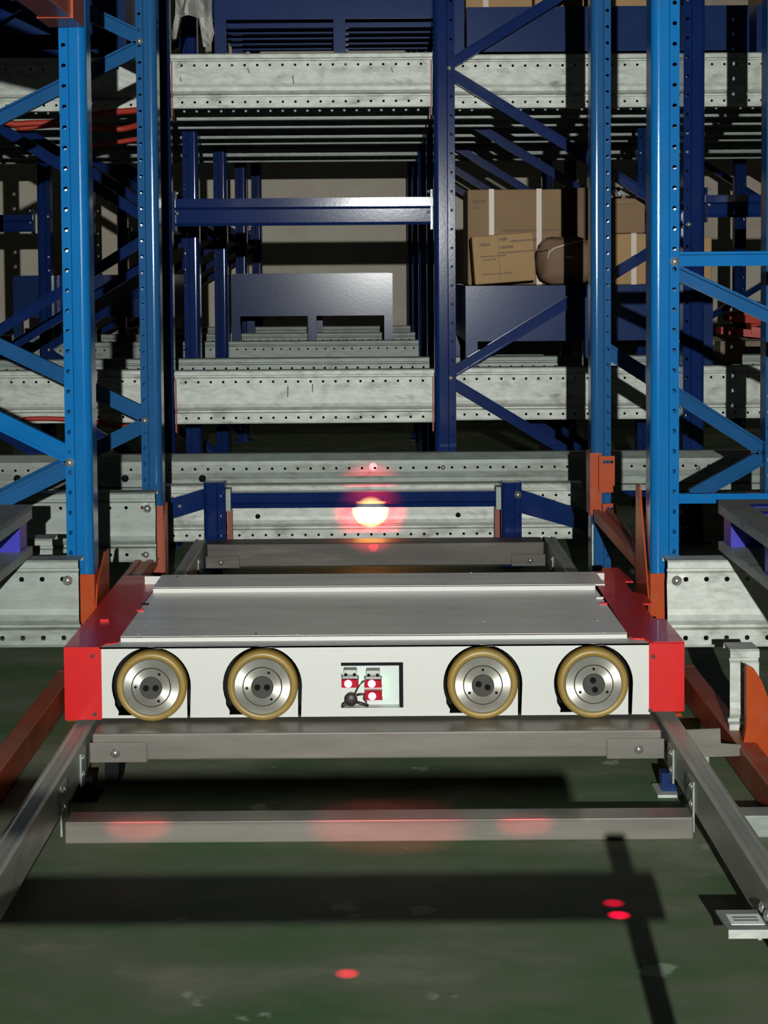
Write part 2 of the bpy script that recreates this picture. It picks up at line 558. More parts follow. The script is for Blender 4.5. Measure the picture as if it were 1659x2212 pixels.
# slotted orange sleeve of the rear right upright
for (pa, pb, pc, pd, sl) in ((1294, 1328, 985, 1064, 998), (1302, 1332, 1088, 1121, 1099)):
    xa, xc = ax(pa, 1030, DR - .03), ax(pb, 1030, DR - .03)
    zt_, zb_ = az(1310, pc, DR - .03), az(1310, pd, DR - .03)
    zsl = az(1310, sl, DR - .03)
    sw = .012
    MB().plate([(xa, zb_), (xc, zb_), (xc, zt_), (xa, zt_)], lambda a, c, e: (a, DR - .03 + e, c), .012,
               holes=[[(xa + sw, zsl - .004), (xc - .005, zsl - .004), (xc - .005, zsl + .004), (xa + sw, zsl + .004)]]).build('slotted_plate', 'orange', tr2)

# orange ties between the feet, running into the depth
for sx, lab, dz in ((1, 'orange tie beam running back between the two right uprights', 0), (-1, 'orange tie beam low between the two left uprights, mostly behind the shuttle', -.13)):
    b = MB()
    prof = [(.681, .323), (.735, .323), (.735, .358), (.718, .358), (.718, .352), (.698, .352), (.698, .358), (.681, .358)]
    prof = [(p, q + dz) for p, q in prof]
    vs = [(sx * p, DF + .215, q) for p, q in prof] + [(sx * p, DR - .04, q) for p, q in prof]
    n = len(prof)
    b.add(vs, [(i, (i + 1) % n, (i + 1) % n + n, i + n) for i in range(n)] + [(0, 1, 2, 3, 4, 5, 6, 7), tuple(range(15, 7, -1))])
    o = b.build('tie_beam', 'dull_orange', None, loc=(sx * .7, 4.6, .323 + dz))
    tag(o, lab, 'tie beam')
# orange floor sills beside the rails
for sx, lab in ((-1, 'orange floor sill running along the left rail'), (1, 'orange floor sill running along the right rail')):
    t = thing('floor_sill', (sx * .8, 3.3, 0), lab, 'sill')
    b = MB().box(sx * .785, sx * .831, 1.9, 4.3, .004, .07)
    b.build('sill', 'dull_orange', t, bevel=.003)
    MB().box(sx * .785, sx * .831, 4.3, 4.32, 0, .07).build('end_plate', 'dull_orange', t)
# orange level beam overhead on the left, coming toward the lens
zo = az(160, 56, 4.09)
t = thing('overhead_beam', (-.71, 3.2, zo), 'orange beam end high at the top left, above the nearest left upright', 'rack beam')
MB().box(-.782, -.706, 2.0, 4.09, zo, zo + .12).build('beam', 'orange', t, bevel=.004)
MB().box(-.787, -.701, 3.95, 4.094, zo - .002, zo + .13).build('end_sleeve', 'orange', t)

# dark blue frames, one behind the other -----------------------------
DD = [6.65, 7.8, 9.3, 10.75, 12.2]
ordn = ['front', 'second', 'third', 'fourth', 'rearmost']
ZA, ZB_, ZC = 1.905, 1.28, 0.674


def dark_frame(xa, xb, nodes_left_outer, y, label, group, w_=.083):
    t = thing('upright_frame', ((xa + xb) / 2, y, 0), label, 'rack frame', group)
    post(t, xa, xa + w_, y, 0.01, ZT, 'dark_blue', 'R', pitch=.075, hole=.006)
    post(t, xb, xb + w_, y, 0.01, ZT, 'dark_blue', 'L', pitch=.075, hole=.006)
    L, R = xa + w_ - .02, xb + .02
    zl, zr = ([ZA, ZC], [2.51, ZB_, .06]) if nodes_left_outer else ([2.51, ZB_, .06], [ZA, ZC])
    seq = sorted([(z, L) for z in zl] + [(z, R) for z in zr], reverse=True)
    for (z1, xa1), (z2, xb1) in zip(seq, seq[1:]):
        brace(t, xa1, z1 - .016, xb1, z2 + .016, y + .015, 'dark_blue', .042)
    for z, x in seq[1:-1]: bolt(t, x, y + .004, z, .008)
    MB().box(xa - .02, xa + w_ + .02, y - .02, y + .1, 0, .01).build('base_plate', 'dark_blue', t)
    MB().box(xb - .02, xb + w_ + .02, y - .02, y + .1, 0, .01).build('base_plate', 'dark_blue', t)
    return t


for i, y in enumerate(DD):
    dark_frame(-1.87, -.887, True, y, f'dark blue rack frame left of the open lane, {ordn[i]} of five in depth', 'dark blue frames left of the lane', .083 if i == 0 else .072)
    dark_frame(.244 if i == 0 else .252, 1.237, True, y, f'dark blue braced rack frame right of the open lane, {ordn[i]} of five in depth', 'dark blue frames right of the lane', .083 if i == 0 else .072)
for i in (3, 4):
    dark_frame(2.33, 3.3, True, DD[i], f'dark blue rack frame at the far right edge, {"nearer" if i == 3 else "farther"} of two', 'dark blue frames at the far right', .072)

# dark blue cross ties between the frames, at half height
def tie(xa, xb, y, z0, z1, label):
    t = thing('cross_tie', ((xa + xb) / 2, y, z0), label, 'cross tie', 'dark blue cross ties between frames')
    zq = z1 - (z1 - z0) * .32
    b = MB()
    b.sweep([(y, z1), (y, zq), (y + .014, zq - .01), (y + .016, z0 + .012), (y + .006, z0), (y + .045, z0), (y + .045, z1)], xa, xb)
    b.build('tie', 'dark_blue', t)
    for cx in (xa + .006, xb - .006):
        MB().box(cx - .004, cx + .004, y - .012, y + .06, z0 - .02, z1 + .03).build('end_connector', 'dark_blue', t)
        s_ = 1 if cx < (xa + xb) / 2 else -1
        bolt(t, cx + s_ * .012, y - .004, z1 + .022, .005)
        bolt(t, cx + s_ * .012, y - .004, z0 + .05, .005)


z1, z0 = az(650, 428, 6.70), az(650, 487, 6.70)
tie(-.800, .240, 6.68, z0, z1, 'dark blue cross tie over the open lane, nearest one')
tie(1.325, 2.3, 6.68, z0 + .02, z1, 'dark blue cross tie at the right edge behind the bright upright')
tie(-2.9, -1.9, 9.35, 1.335, 1.43, 'dark blue cross tie at the far left edge')
tie(-1.79, -.89, 12.30, 1.33, 1.40, 'dark thin cross tie far back between the left uprights')

def scratches(t, y, marks):
    for px, py, l, ln in marks:
        x, z = at(px, py, y)
        MB().plate([(x - .0022, z), (x + .0022, z - .002), (x + l + .002, z - ln), (x + l - .001, z - ln)], lambda a, c, e: (a, y - e, c), .0008).build('scratch_mark', 'hub', t)


# upper deck rails
ZU = az(650, 115, 6.66)
ZL = az(650, 800, 6.66)
for nm, zt_ in (('upper', ZU), ('lower', ZL)):
    for xa, xb, side in ((-3.0, -.891, 'left'), (-.800, .240, 'middle'), (.331, 2.6, 'right')):
        yy = 6.70 if side != 'middle' else 6.66
        if side == 'right': yy = 6.74
        if side == 'left': yy = 6.74
        cn = (xa + .002, xb - .008) if side == 'middle' else ()
        tb = rail_beam('rack_beam', xa, xb, yy, zt_, f'galvanised perforated beam of the {nm} deck, {side} bay', 'rack beam', 'front beams of the dark blue rack', connector=cn)
        if side == 'middle':
            scratches(tb, yy + .002, ((389, 166, .003, .02), (535, 147, .006, .02), (632, 163, .004, .04), (845, 146, .006, .02)) if nm == 'upper' else ((622, 833, -.002, .048), (675, 829, -.001, .035)))
UD = [7.2, 7.62, 8.2, 8.6, 9.5, 10.0]
w5 = ['second', 'third', 'fourth', 'fifth', 'sixth', 'seventh']
for i, y in enumerate(UD):
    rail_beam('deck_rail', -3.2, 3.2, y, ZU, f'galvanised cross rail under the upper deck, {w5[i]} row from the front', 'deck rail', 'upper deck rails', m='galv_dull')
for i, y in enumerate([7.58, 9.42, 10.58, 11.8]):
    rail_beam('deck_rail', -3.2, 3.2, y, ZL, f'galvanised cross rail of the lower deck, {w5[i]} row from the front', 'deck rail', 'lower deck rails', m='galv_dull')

# low beam across the whole width (upper flange sloping)
zt3, zb3 = az(700, 980, 6.5), az(700, 1044, 6.5)
t = thing('rack_beam', (0, 6.45, zb3 - .03), 'long dull galvanised beam across the whole picture behind the low blue frame', 'rack beam')
hh = zt3 - zb3
b = MB()
b.strip([(6.56, zt3 - .002), (6.50, zt3), (6.463, zt3 - .024), (6.46, zt3 - .038)], -2.6, 2.6)
b.perforated((-2.6, 6.46, zt3 - .038), (1, 0, 0), (0, 0, -1), 5.2, .03, .05, .0052, .015)
b.strip([(6.46, zt3 - .068), (6.463, zt3 - .088), (6.46, zt3 - .092), (6.46, zt3 - hh), (6.475, zt3 - hh - .002), (6.475, zt3 - hh - .006), (6.458, zt3 - hh - .01), (6.458, zt3 - hh - .03), (6.52, zt3 - hh - .034)], -2.6, 2.6)
b.build('beam', 'galv_dull', t, solid=.0025)
for px in (37, 270, 437):
    MB().lathe((ax(px, 1034, 6.455), 6.457, az(px, 1034, 6.455)), (0, -1, 0), [(-.002, .014), (.001, .014)], 20).build('plug', 'black', t)
for px in (957, 1508): bolt(t, ax(px, 1010, 6.455), 6.457, az(px, 1010, 6.455), .007)
MB().box(-2.58, -2.5, 6.48, 6.55, 0, zb3 - .03).build('leg', 'galv_dull', t)
MB().box(2.5, 2.58, 6.48, 6.55, 0, zb3 - .03).build('leg', 'galv_dull', t)

# perforated beam behind the low blue frame
D2 = 6.27
rail_beam('rack_beam', ax(357, 1100, D2) - .02, ax(1258, 1100, D2), D2, az(800, 1047, D2), 'galvanised beam with round holes directly behind the low blue frame', 'rack beam',
          m='galv', round_holes=[ax(557, 1128, D2), ax(1275, 1128, D2) - .5])
# rear left and near left, near right beams
D3 = 5.06
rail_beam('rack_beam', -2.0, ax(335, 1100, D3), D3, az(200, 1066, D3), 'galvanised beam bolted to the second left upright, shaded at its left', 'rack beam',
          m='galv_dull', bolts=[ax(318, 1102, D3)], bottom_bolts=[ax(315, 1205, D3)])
D4 = 4.02
zn4 = az(100, 1212, D4)
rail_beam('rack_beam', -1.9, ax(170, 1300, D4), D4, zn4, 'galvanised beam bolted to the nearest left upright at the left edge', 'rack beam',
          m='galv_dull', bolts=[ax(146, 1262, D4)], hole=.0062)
rail_beam('rack_beam', ax(1442, 1300, D4), 1.9, D4, az(1500, 1212, D4), 'galvanised beam bolted to the nearest right upright, right of the red cover', 'rack beam',
          m='galv', bolts=[ax(1462, 1262, D4)], hole=.0062)
D5 = 4.42
rail_beam('rack_beam', -1.9, ax(113, 1180, D5), D5, az(80, 1165, D5), 'short galvanised beam end glimpsed between pallet corner and nearest left upright', 'rack beam', m='galv_dull')
te = rail_beam('rack_beam', ax(1577, 1500, 3.69), ax(1640, 1500, 3.69), 3.69, az(1600, 1404, 3.69), 'short pale galvanised beam end at the right edge beside the orange post', 'rack beam', m='galv')
MB().box(ax(1620, 1500, 3.69), ax(1638, 1500, 3.69), 3.70, 3.74, 0, az(1600, 1404, 3.69) - .209).build('foot', 'black', te)

# low dark blue frame behind the shuttle lane ------------------------
DLF = 6.13
t = thing('low_frame', (0, DLF, 0), 'low dark blue frame with sloping arms across the rear end of the lane', 'frame')
for pa, pb, hs in ((440, 486, 'R'), (1084, 1127, 'R')):
    xa, xb = ax(pa, 1110, DLF), ax(pb, 1110, DLF)
    post(t, xa, xb, DLF, .002, az(pa, 1043, DLF), 'dark_blue', hs, pitch=.075, depth=.07)
    MB().box(xa + .004, xb - .004, DLF + .004, DLF + .066, az(pa, 1043, DLF) - .004, az(pa, 1043, DLF)).build('cap', 'dark_blue', t)
xa, xb = ax(488, 1080, DLF + .02), ax(1082, 1080, DLF + .02)
zt_, zb_ = az(800, 1063, DLF + .02), az(800, 1096, DLF + .02)
MB().sweep([(DLF + .02, zt_), (DLF + .02, zb_ + .022), (DLF + .03, zb_ + .012), (DLF + .02, zb_), (DLF + .07, zb_), (DLF + .07, zt_)], xa, xb).build('crossbar', 'dark_blue', t)
for cx, d_ in ((xa, 1), (xb, -1)):
    MB().box(cx, cx + d_ * .018, DLF + .012, DLF + .075, zb_ - .01, zt_ + .016).build('connector', 'galv_dull', t)
    MB().box(cx + d_ * .002, cx + d_ * .02, DLF + .05, DLF + .075, .004, zb_ - .012).build('connector_plate', 'connector_red', t)
for A in ((442, 1056, 1099, 300, 1098, 1142, -1), (1126, 1058, 1108, 1277, 1108, 1150, 1)):
    xa, za0, za1 = ax(A[0], A[1], DLF + .03), az(A[0], A[1], DLF + .03), az(A[0], A[2], DLF + .03)
    xb, zb0, zb1 = ax(A[3], A[4], DLF + .03), az(A[3], A[4], DLF + .03), az(A[3], A[5], DLF + .03)
    MB().plate([(xa, za0), (xb, zb0), (xb, zb1), (xa, za1)], lambda a, c, e: (a, DLF + .03 + e, c), .03).build('arm', 'dark_blue', t)
bolt(t, ax(386, 1096, DLF), DLF + .028, az(386, 1096, DLF), .006)
bolt(t, ax(1119, 1069, DLF), DLF + .002, az(1119, 1069, DLF), .011)
bolt(t, ax(450, 1071, DLF), DLF + .002, az(450, 1071, DLF), .010, m='dark_blue')

# ------------------------------------------------------------------ rails the shuttle runs on
ZR, ZRB = .124, .045
for sx, lab in ((-1, 'long galvanised side rail running into the depth on the left'), (1, 'long galvanised side rail running into the depth on the right')):
    t = thing('side_rail', (sx * .64, 3.8, 0), lab, 'rail')
    b = MB()
    prof = [(.621, ZRB), (.664, ZRB), (.664, ZR - .006), (.660, ZR), (.655, ZR), (.652, ZR - .003), (.634, ZR - .003), (.631, ZR), (.625, ZR), (.621, ZR - .006)]
    n = len(prof)
    y0, y1 = 1.2, 6.08
    vs = [(sx * a, y0, c) for a, c in prof] + [(sx * a, y1, c) for a, c in prof]
    b.add(vs, [(i, (i + 1) % n, (i + 1) % n + n, i + n) for i in range(n)] + [tuple(range(n)), tuple(range(2 * n - 1, n - 1, -1))])
    b.build('rail', 'side_rail', t, loc=(sx * .64, 3.6, ZRB))
    # joint brackets, bolts and feet along the rail
    for yb in (3.24, 3.46, 5.8):
        MB().plate([(yb - .03, ZRB - .04 if yb < 3.3 else ZRB - .012), (yb + .03, ZRB - .04 if yb < 3.3 else ZRB - .012), (yb + .03, ZR - .02), (yb - .03, ZR - .02)],
                   lambda a, c, e, sx=sx: (sx * (.6205 - e), a, c), .004).build('joint_bracket', 'galv_dull', t)
        for dz in (.02, .055):
            bolt(t, sx * .6165, yb - .014, ZR - .012 - dz, .0065, axis=(-sx, 0, 0))
    for yb in (3.48, 4.8, 5.7, 1.6):
        MB().box(sx * .60, sx * .632, yb - .016, yb + .016, .006, ZRB).build('leg', 'bin_blue' if sx > 0 else 'black', t)
        MB().box(sx * .588, sx * .64, yb - .04, yb + .04, 0, .006).build('base_plate', 'galv' if sx > 0 else 'black', t)


def cross_rail(y0, y1, z0, z1, xw, m, label, plates=True, group=None, bev=.004):
    t = thing('cross_rail', (0, (y0 + y1) / 2, z0), label, 'rail', group)
    MB().box(-xw, xw, y0, y1, z0, z1).build('rail', m, t, bevel=bev)
    if plates:
        for sx in (-1, 1):
            MB().box(sx * .49, sx * .613, y0 - .005, y0, z0 - .003, z0 + .04).build('end_plate', 'rail' if m != 'rust' else 'rust', t, bevel=.0015)
            bolt(t, sx * .558, y0 - .005, z0 + .018, .0085)
    MB().box(-.59, -.56, y0 + .05, y1 - .02, 0, z0).build('foot', 'black', t)
    MB().box(.612, .6205, y0 + .05, y1 - .02, z0, z0 + .02).build('end_tab', 'black', t)
    return t


cross_rail(3.512, 3.66, .066, ZR, .608, 'rail', 'dusty steel cross rail under the front wheels of the shuttle')
cross_rail(4.22, 4.36, .066, ZR, .608, 'rail', 'steel cross rail under the rear wheels, hidden behind the shuttle')
cross_rail(5.97, 6.08, .04, ZR, .609, 'rust', 'dark worn steel cross rail just behind the shuttle')
t = thing('floor_beam', (0, 3.2, 0), 'shiny steel beam lying across the floor in front of the shuttle', 'beam')
MB().box(-.607, .6135, 3.183, 3.245, 0.0, ZRB - .001).build('beam', 'rail', t, bevel=.003)
o = MB().box(.668, 1.2, 3.19, 3.245, 0.0, ZRB - .001).build('floor_beam', 'galv_dull', None, loc=(.9, 3.2, 0), bevel=.003)
tag(o, 'short floor beam right of the right side rail at the picture edge', 'beam')

# plate with barcode label on the right rail
t = thing('barcode_bracket', (.58, 2.64, .06), 'galvanised bracket with white barcode label on the right rail at lower right', 'bracket')
zb_ = .06
ya, yb = 2.585, 2.665
xa = ax(1545, 2000, 2.665)
MB().plate([(xa, yb), (xa + .004, ya), (.6185, ya), (.6185, yb)], lambda a, c, e: (a, c, zb_ + e), .004).build('plate', 'galv_dull', t)
MB().box(xa + .004, .6185, ya - .003, ya, zb_ - .010, zb_ + .004).build('front_lip', 'galv', t)
MB().box(xa + .013, xa + .066, ya + .018, ya + .06, zb_ + .004, zb_ + .005).build('label_sheet', 'label_white', t)
for k in range(2):
    yy = ya + .029 + k * .012
    MB().box(xa + .02, xa + .060, yy, yy + .007, zb_ + .005, zb_ + .0055).build('bar_mark', 'label_grey', t)
MB().box(xa + .055, xa + .0608, 2.60, 2.66, zb_ - .02, zb_).build('clip', 'galv', t)
for dy in (0.01, 0.045): bolt(t, .6165, ya + dy, zb_ + .022, .007, axis=(-1, 0, 0))

# added light blue barrier, out of view, shaped to cast floor band and stripe
t = thing('shadow_barrier', (0, 1.35, 0), 'added blue barrier out of view in front of the racks, shading the floor', 'barrier')
MB().box(-1.4, .40, 1.335, 1.365, .402, .442).build('bar', 'light_blue', t, bevel=.003)
MB().box(.350, .378, 1.366, 1.39, 0, .475).build('leg', 'light_blue', t, bevel=.003)
MB().box(-1.4, .30, .885, .915, .622, .655).build('bar', 'light_blue', t, bevel=.003)
MB().box(-1.4, -1.37, .915, 1.366, .622, .655).build('bar', 'light_blue', t, bevel=.003)
MB().box(-1.4, -1.37, 1.366, 1.39, 0, .66).build('leg', 'light_blue', t, bevel=.003)

# ------------------------------------------------------------------ the shuttle
SY = 3.60
sh = thing('pallet_shuttle', (0, 3.95, ZR), 'low white pallet shuttle with red ends and four amber wheels on the rails', 'shuttle')
ZB, ZTOP = .134, .290
WX = [ax(327, 1491, SY), ax(567, 1491, SY), ax(1043, 1490, SY), ax(1282, 1489, SY)]
WZ = ZR + .078
XL, XR = -.604, .598
out = [(XL, ZB), ]
for wx in WX:
    r = .0865
    out += [(wx - .074, ZB), (wx - .072, ZB + .014), (wx - .080, ZB + .028)]
    a0 = math.atan2(ZB + .04 - WZ, -.080)
    for k in range(25):
        a = math.pi * 1.12 - k / 24 * math.pi * 1.12
        out.append((wx + r * math.cos(a), WZ + .002 + r * math.sin(a)))
    out += [(wx + .084, ZB)]
out += [(XR, ZB), (XR, ZTOP), (XL, ZTOP)]
wl, wr = ax(737, 1480, SY), ax(871, 1480, SY)
wb, wt = az(800, 1529, SY), az(800, 1431, SY)
MB().plate(out, lambda a, c, e: (a, SY + e, c), .003, holes=[[(wl, wb), (wr, wb), (wr, wt), (wl, wt)]]).build('front_panel', 'white', sh)
# inner chassis, dark behind the panel
b = MB()
b.box(XL, XR, SY + .085, 4.32, ZB + .004, ZTOP - .004)
b.box(wl - .03, wl - .006, SY + .004, SY + .085, ZB + .004, ZTOP - .004)
b.box(wr + .006, wr + .03, SY + .004, SY + .085, ZB + .004, ZTOP - .004)
b.build('chassis', 'black', sh)
# axle plates seen beside the lower wheel edges
for wx in WX:
    MB().plate([(wx - .086, ZB - .002), (wx + .077, ZB - .002), (wx + .077, ZB + .075), (wx + .03, ZB + .075), (wx + .02, ZB + .004), (wx - .078, ZB + .004)],
               lambda a, c, e: (a, SY + .007 + e, c), .0025).build('axle_plate', 'white', sh)
# wheels
tilt = [math.radians(0), math.radians(0), math.radians(-20), math.radians(-78)]
hole_a = [58, 65, 90, 90]
for k, wx in enumerate(WX):
    wy = SY - .001
    wheel = MB().lathe((wx, wy, WZ), (0, -1, 0), [(-.055, .074), (-.053, .078), (-.010, .078), (-.003, .0755), (0, .0715), (0, .0625), (-.003, .062)], 64).build('wheel', 'tyre', sh)
    MB().lathe((wx, wy, WZ), (0, -1, 0), [(-.05, .06), (.001, .062), (.0018, .0605), (.0018, .0435), (-.003, .0433)], 64, False).build('rim', 'rim', wheel)
    MB().lathe((wx, wy, WZ), (0, -1, 0), [(-.04, .0420), (.0022, .0420), (.003, .041), (.003, .026)], 64, False).build('rim_disc', 'rim', wheel)
    MB().lathe((wx, wy, WZ), (0, -1, 0), [(-.02, .0245), (.006, .0245), (.0075, .023), (.0075, .001)], 40, False).build('hub_cap', 'hub', wheel)
    for j in range(3):
        a = math.radians(hole_a[k] + 120 * j)
        MB().lathe((wx + .034 * math.cos(a), wy - .003, WZ + .034 * math.sin(a)), (0, -1, 0), [(-.002, .0032), (.0004, .0032)], 12, False).build('rim_hole', 'black', wheel)
    for s_ in (-1, 1):
        cx, cz = wx + s_ * .0105 * math.cos(tilt[k]), WZ + s_ * .0105 * math.sin(tilt[k])
        MB().lathe((cx, wy - .0075, cz), (0, -1, 0), [(-.002, .0068), (.0035, .0066), (.0042, .006), (.0042, .0035), (.002, .0033)], 16).build('hub_screw', 'black', wheel)
# rear wheels, hidden but carrying the shuttle
for wx in WX:
    MB().lathe((wx, 4.34, WZ), (0, 1, 0), [(-.055, .074), (-.053, .078), (-.004, .078), (0, .074), (0, .06)], 48).build('wheel', 'tyre', sh)
# front ledge, lifting plate, rear strip
YL, YP, YE = 3.655, 4.155, 4.327
ZP, ZS = .302, .3155
MB().plate([(XL, SY), (XR, SY), (XR, YL + .01), (XL + .035, YL + .01), (XL + .025, SY + .042), (XL + .008, SY + .03)], lambda a, c, e: (a, c, ZTOP - .003 + e), .003).build('front_ledge', 'white', sh)
xl1, xr1 = -.566, .556
MB().box(xl1, xr1, YL, YL + .003, ZTOP, ZP - .001).build('plate_skirt', 'white', sh)
MB().plate([(xl1, YL), (xr1, YL), (xr1 - .002, YP + .01), (xl1 + .004, YP + .01)], lambda a, c, e: (a, c, ZP - .003 + e), .003).build('lift_plate', 'top_plate', sh)
MB().box(xl1 + .006, xr1 - .004, YP, YP + .003, ZP, ZS - .001).build('strip_skirt', 'white', sh)
MB().box(xl1 + .006, xr1 + .02, YP, YE, ZS - .003, ZS).build('rear_strip', 'top_plate', sh)
MB().box(XL, XR, YE - .003, YE, ZB, ZS - .003).build('rear_panel', 'white', sh)
for px, py, zz in ((402, 1244, ZS), (588, 1263, ZS), (553, 1374, ZP), (640, 1374, ZP), (802, 1374, ZP), (1046, 1350, ZP), (1290, 1350, ZP), (314, 1352, ZP), (300, 1372, ZP), (1304, 1375, ZP), (1018, 1243, ZS), (1022, 1262, ZS), (383, 1248, ZS)):
    # find the depth where this height is seen
    dd = (CZ - zz) / ((py - HOR) / F)
    MB().lathe((ax(px, py, dd), dd, zz), (0, 0, 1), [(-.001, .0035), (.001, .0033), (.0015, .002)], 10).build('screw', 'zinc' if px % 2 == 0 else 'hub', sh)
# red end covers
XO = .681
# left: front box, top sheet, side sheet
o = MB().plate([(-XO, ZB - .002), (-.600, ZB - .002), (-.600, ZTOP - .002), (-XO, ZTOP - .002)], lambda a, c, e: (a, SY - .004 + e, c), .004).build('end_cover_front', 'red', sh)
o = MB().plate([(-XO, SY - .004), (-.604, SY - .004), (-.596, SY + .030), (-.570, YL - .012), (-.572, 4.40), (-.600, 4.45), (-XO, 4.45)],
               lambda a, c, e: (a, c, ZTOP - .002 + e), .004).build('end_cover_top', 'red', sh)
MB().box(-XO, -XO + .003, SY, 4.45, ZB - .002, ZTOP - .002).build('end_cover_side', 'red', sh)
MB().box(-.645, -.625, 3.86, 3.867, ZTOP + .002, ZTOP + .008).build('cover_tab', 'red', sh)
XO2 = .672
MB().plate([(.595, ZB + .007), (XO2, ZB + .007), (XO2, ZTOP + .002), (.595, ZTOP + .002)], lambda a, c, e: (a, SY - .004 + e, c), .004).build('end_cover_front', 'red', sh)
MB().plate([(XO2, SY - .004), (.604, SY - .004), (.590, SY + .03), (.566, SY + .035), (.560, YL), (.571, 4.43), (.608, 4.45), (.617, 4.50), (XO2 - .012, 4.50),
            (XO2 - .002, 4.30), (.648, 4.30), (.645, 4.165), (XO2, 4.12), (XO2, 4.01), (.648, 4.01), (.646, 3.84), (XO2, 3.83)],
           lambda a, c, e: (a, c, ZTOP + .001 + e), .004).build('end_cover_top', 'red', sh)
MB().box(XO2 - .003, XO2, SY, 3.84, ZB + .007, ZTOP + .002).build('end_cover_side', 'red', sh)
MB().box(.600, .640, 3.84, 4.49, ZB + .02, ZTOP - .03).build('end_chassis', 'black', sh)
for px, py in ((200, 1417), (205, 1543), (1411, 1418), (1405, 1535)):
    bolt(sh, ax(px, py, SY - .004), SY - .004, az(px, py, SY - .004), .0035, m='hub', name='screw')
# two small hooks either side of the lift plate
for px, py, m_ in ((313, 1309, 'black'), (303, 1322, 'red'), (1296, 1302, 'white'), (1304, 1315, 'red')):
    dd = (CZ - ZP) / ((py - HOR) / F)
    MB().box(ax(px, py, dd) - .009, ax(px, py, dd) + .009, dd, dd + .007, ZP, ZP + .0035).build('hook', m_, sh)
# window with sensors
SW = SY + .036
win = MB().box(wl - .006, wr + .006, SW, SW + .004, wb - .01, wt + .01).build('window_back', 'panel_in', sh)
MB().box(wl - .006, wr + .006, SY + .003, SW, wb - .006, wb - .002).build('window_sill', 'panel_in', win)
MB().box(wl - .006, wr + .006, SY + .003, SW, wt, wt + .004).build('window_head', 'black', win)


MB().box(wl - .004, wr + .004, SY + .0035, SY + .010, wt - .008, wt + .004).build('shade_strip', 'black', win)  # black strips standing in for shade along the window's top and right edge
MB().box(wr - .0080, wr + .004, SY + .0035, SY + .010, wb, wt - .008).build('shade_strip', 'black', win)


def sensor(px0, px1, py0, py1, lx, ly, chrome=True):
    xa, xb = ax(px0, py0, SW - .03), ax(px1, py0, SW - .03)
    zt2, zb2 = az(px0, py0, SW - .03), az(px0, py1, SW - .03)
    s = MB().box(xa, xb, SW - .03, SW, zb2, zt2).build('sensor', 'lens_red', sh, bevel=.001)
    q = ax(lx, ly, SW - .03), az(lx, ly, SW - .03)
    MB().lathe((q[0], SW - .03, q[1]), (0, -1, 0), [(0, .0085), (.002, .008), (.004, .004), (.0042, .0005)], 20).build('sensor_lamp', 'led', s)
    if chrome:
        MB().box(xa, xb, SW - .034, SW, zt2 + .002, zt2 + .011).build('sensor_clamp', 'chrome', s, bevel=.002)
        MB().box(xa + .004, xb - .004, SW - .03, SW, zt2 + .011, zt2 + .022).build('sensor_bracket', 'galv', s, bevel=.002)
        for u in (.25, .75):
            MB().lathe((xa + (xb - xa) * u, SW - .034, zt2 + .0125), (0, -1, 0), [(-.001, .0035), (.003, .003)], 12).build('sensor_screw', 'black', s)
    MB().box(xb, xb + .003, SW - .018, SW - .010, (zt2 + zb2) / 2 - .004, (zt2 + zb2) / 2 + .004).build('indicator', 'led_green', s)


sensor(738, 775, 1469, 1486, 752, 1477)
sensor(787, 825, 1470, 1486, 803, 1477)
sensor(787, 826, 1495, 1513, 804, 1504, False)
cx, cz = ax(758, 1511, SW - .03), az(758, 1511, SW - .03)
cab = MB().lathe((cx, SW - .032, cz), (0, -1, 0), [(-.02, .012), (0, .0145), (.003, .012), (.004, .002)], 24).build('plug_socket', 'cable', sh)
P = lambda px, py, k=.034: (ax(px, py, SW - k), SW - k, az(px, py, SW - k))
MB().tube([P(765, 1503), P(772, 1488), P(778, 1478), P(786, 1471)], .0016).build('lead', 'cable', cab)
MB().tube([P(770, 1502), P(780, 1500), P(788, 1501), P(786, 1510), P(792, 1518)], .0022).build('lead', 'cable', cab)
MB().tube([P(766, 1516), P(780, 1520), P(796, 1525)], .003).build('lead', 'cable', cab)
MB().tube([P(750, 1516), P(742, 1523), P(738, 1527)], .004).build('lead', 'cable', cab)

# ------------------------------------------------------------------ steel pallets and loads of the dark rack
def steel_pallet(x0, x1, y0, y1, zbot, hbox, hleg, label, m='bin_blue', n=3, slats=0, group=None, mid=True):
    t = thing('steel_pallet', ((x0 + x1) / 2, (y0 + y1) / 2, zbot), label, 'pallet', group)
    z0, z1 = zbot + hleg, zbot + hleg + hbox
    b = MB()
    b.box(x0, x1, y0, y0 + .004, z0, z1).box(x0, x1, y1 - .004, y1, z0, z1).box(x0, x0 + .004, y0 + .004, y1 - .004, z0, z1).box(x1 - .004, x1, y0 + .004, y1 - .004, z0, z1)
    b.build('side_panel', m, t)
    MB().box(x0 + .004, x1 - .004, y0 + .004, y1 - .004, z1 - .012, z1 - .002).build('deck', m, t)
    lw = .048
    xs = [x0 + (x1 - x0 - lw) * i / (n - 1) for i in range(n)]
    for x in xs:
        for y in (y0, y1 - lw):
            MB().box(x, x + lw, y, y + lw, zbot, z0).build('leg', m, t)
    for i in range(slats):
        y = y0 + .1 + i * (y1 - y0 - .2) / max(1, slats - 1)
        MB().box(x0 + .01, x1 - .01, y, y + .05, z0 - .02 - .0 * i, z0).build('slat', m, t)
    return t


def zrest(z): return z + .002


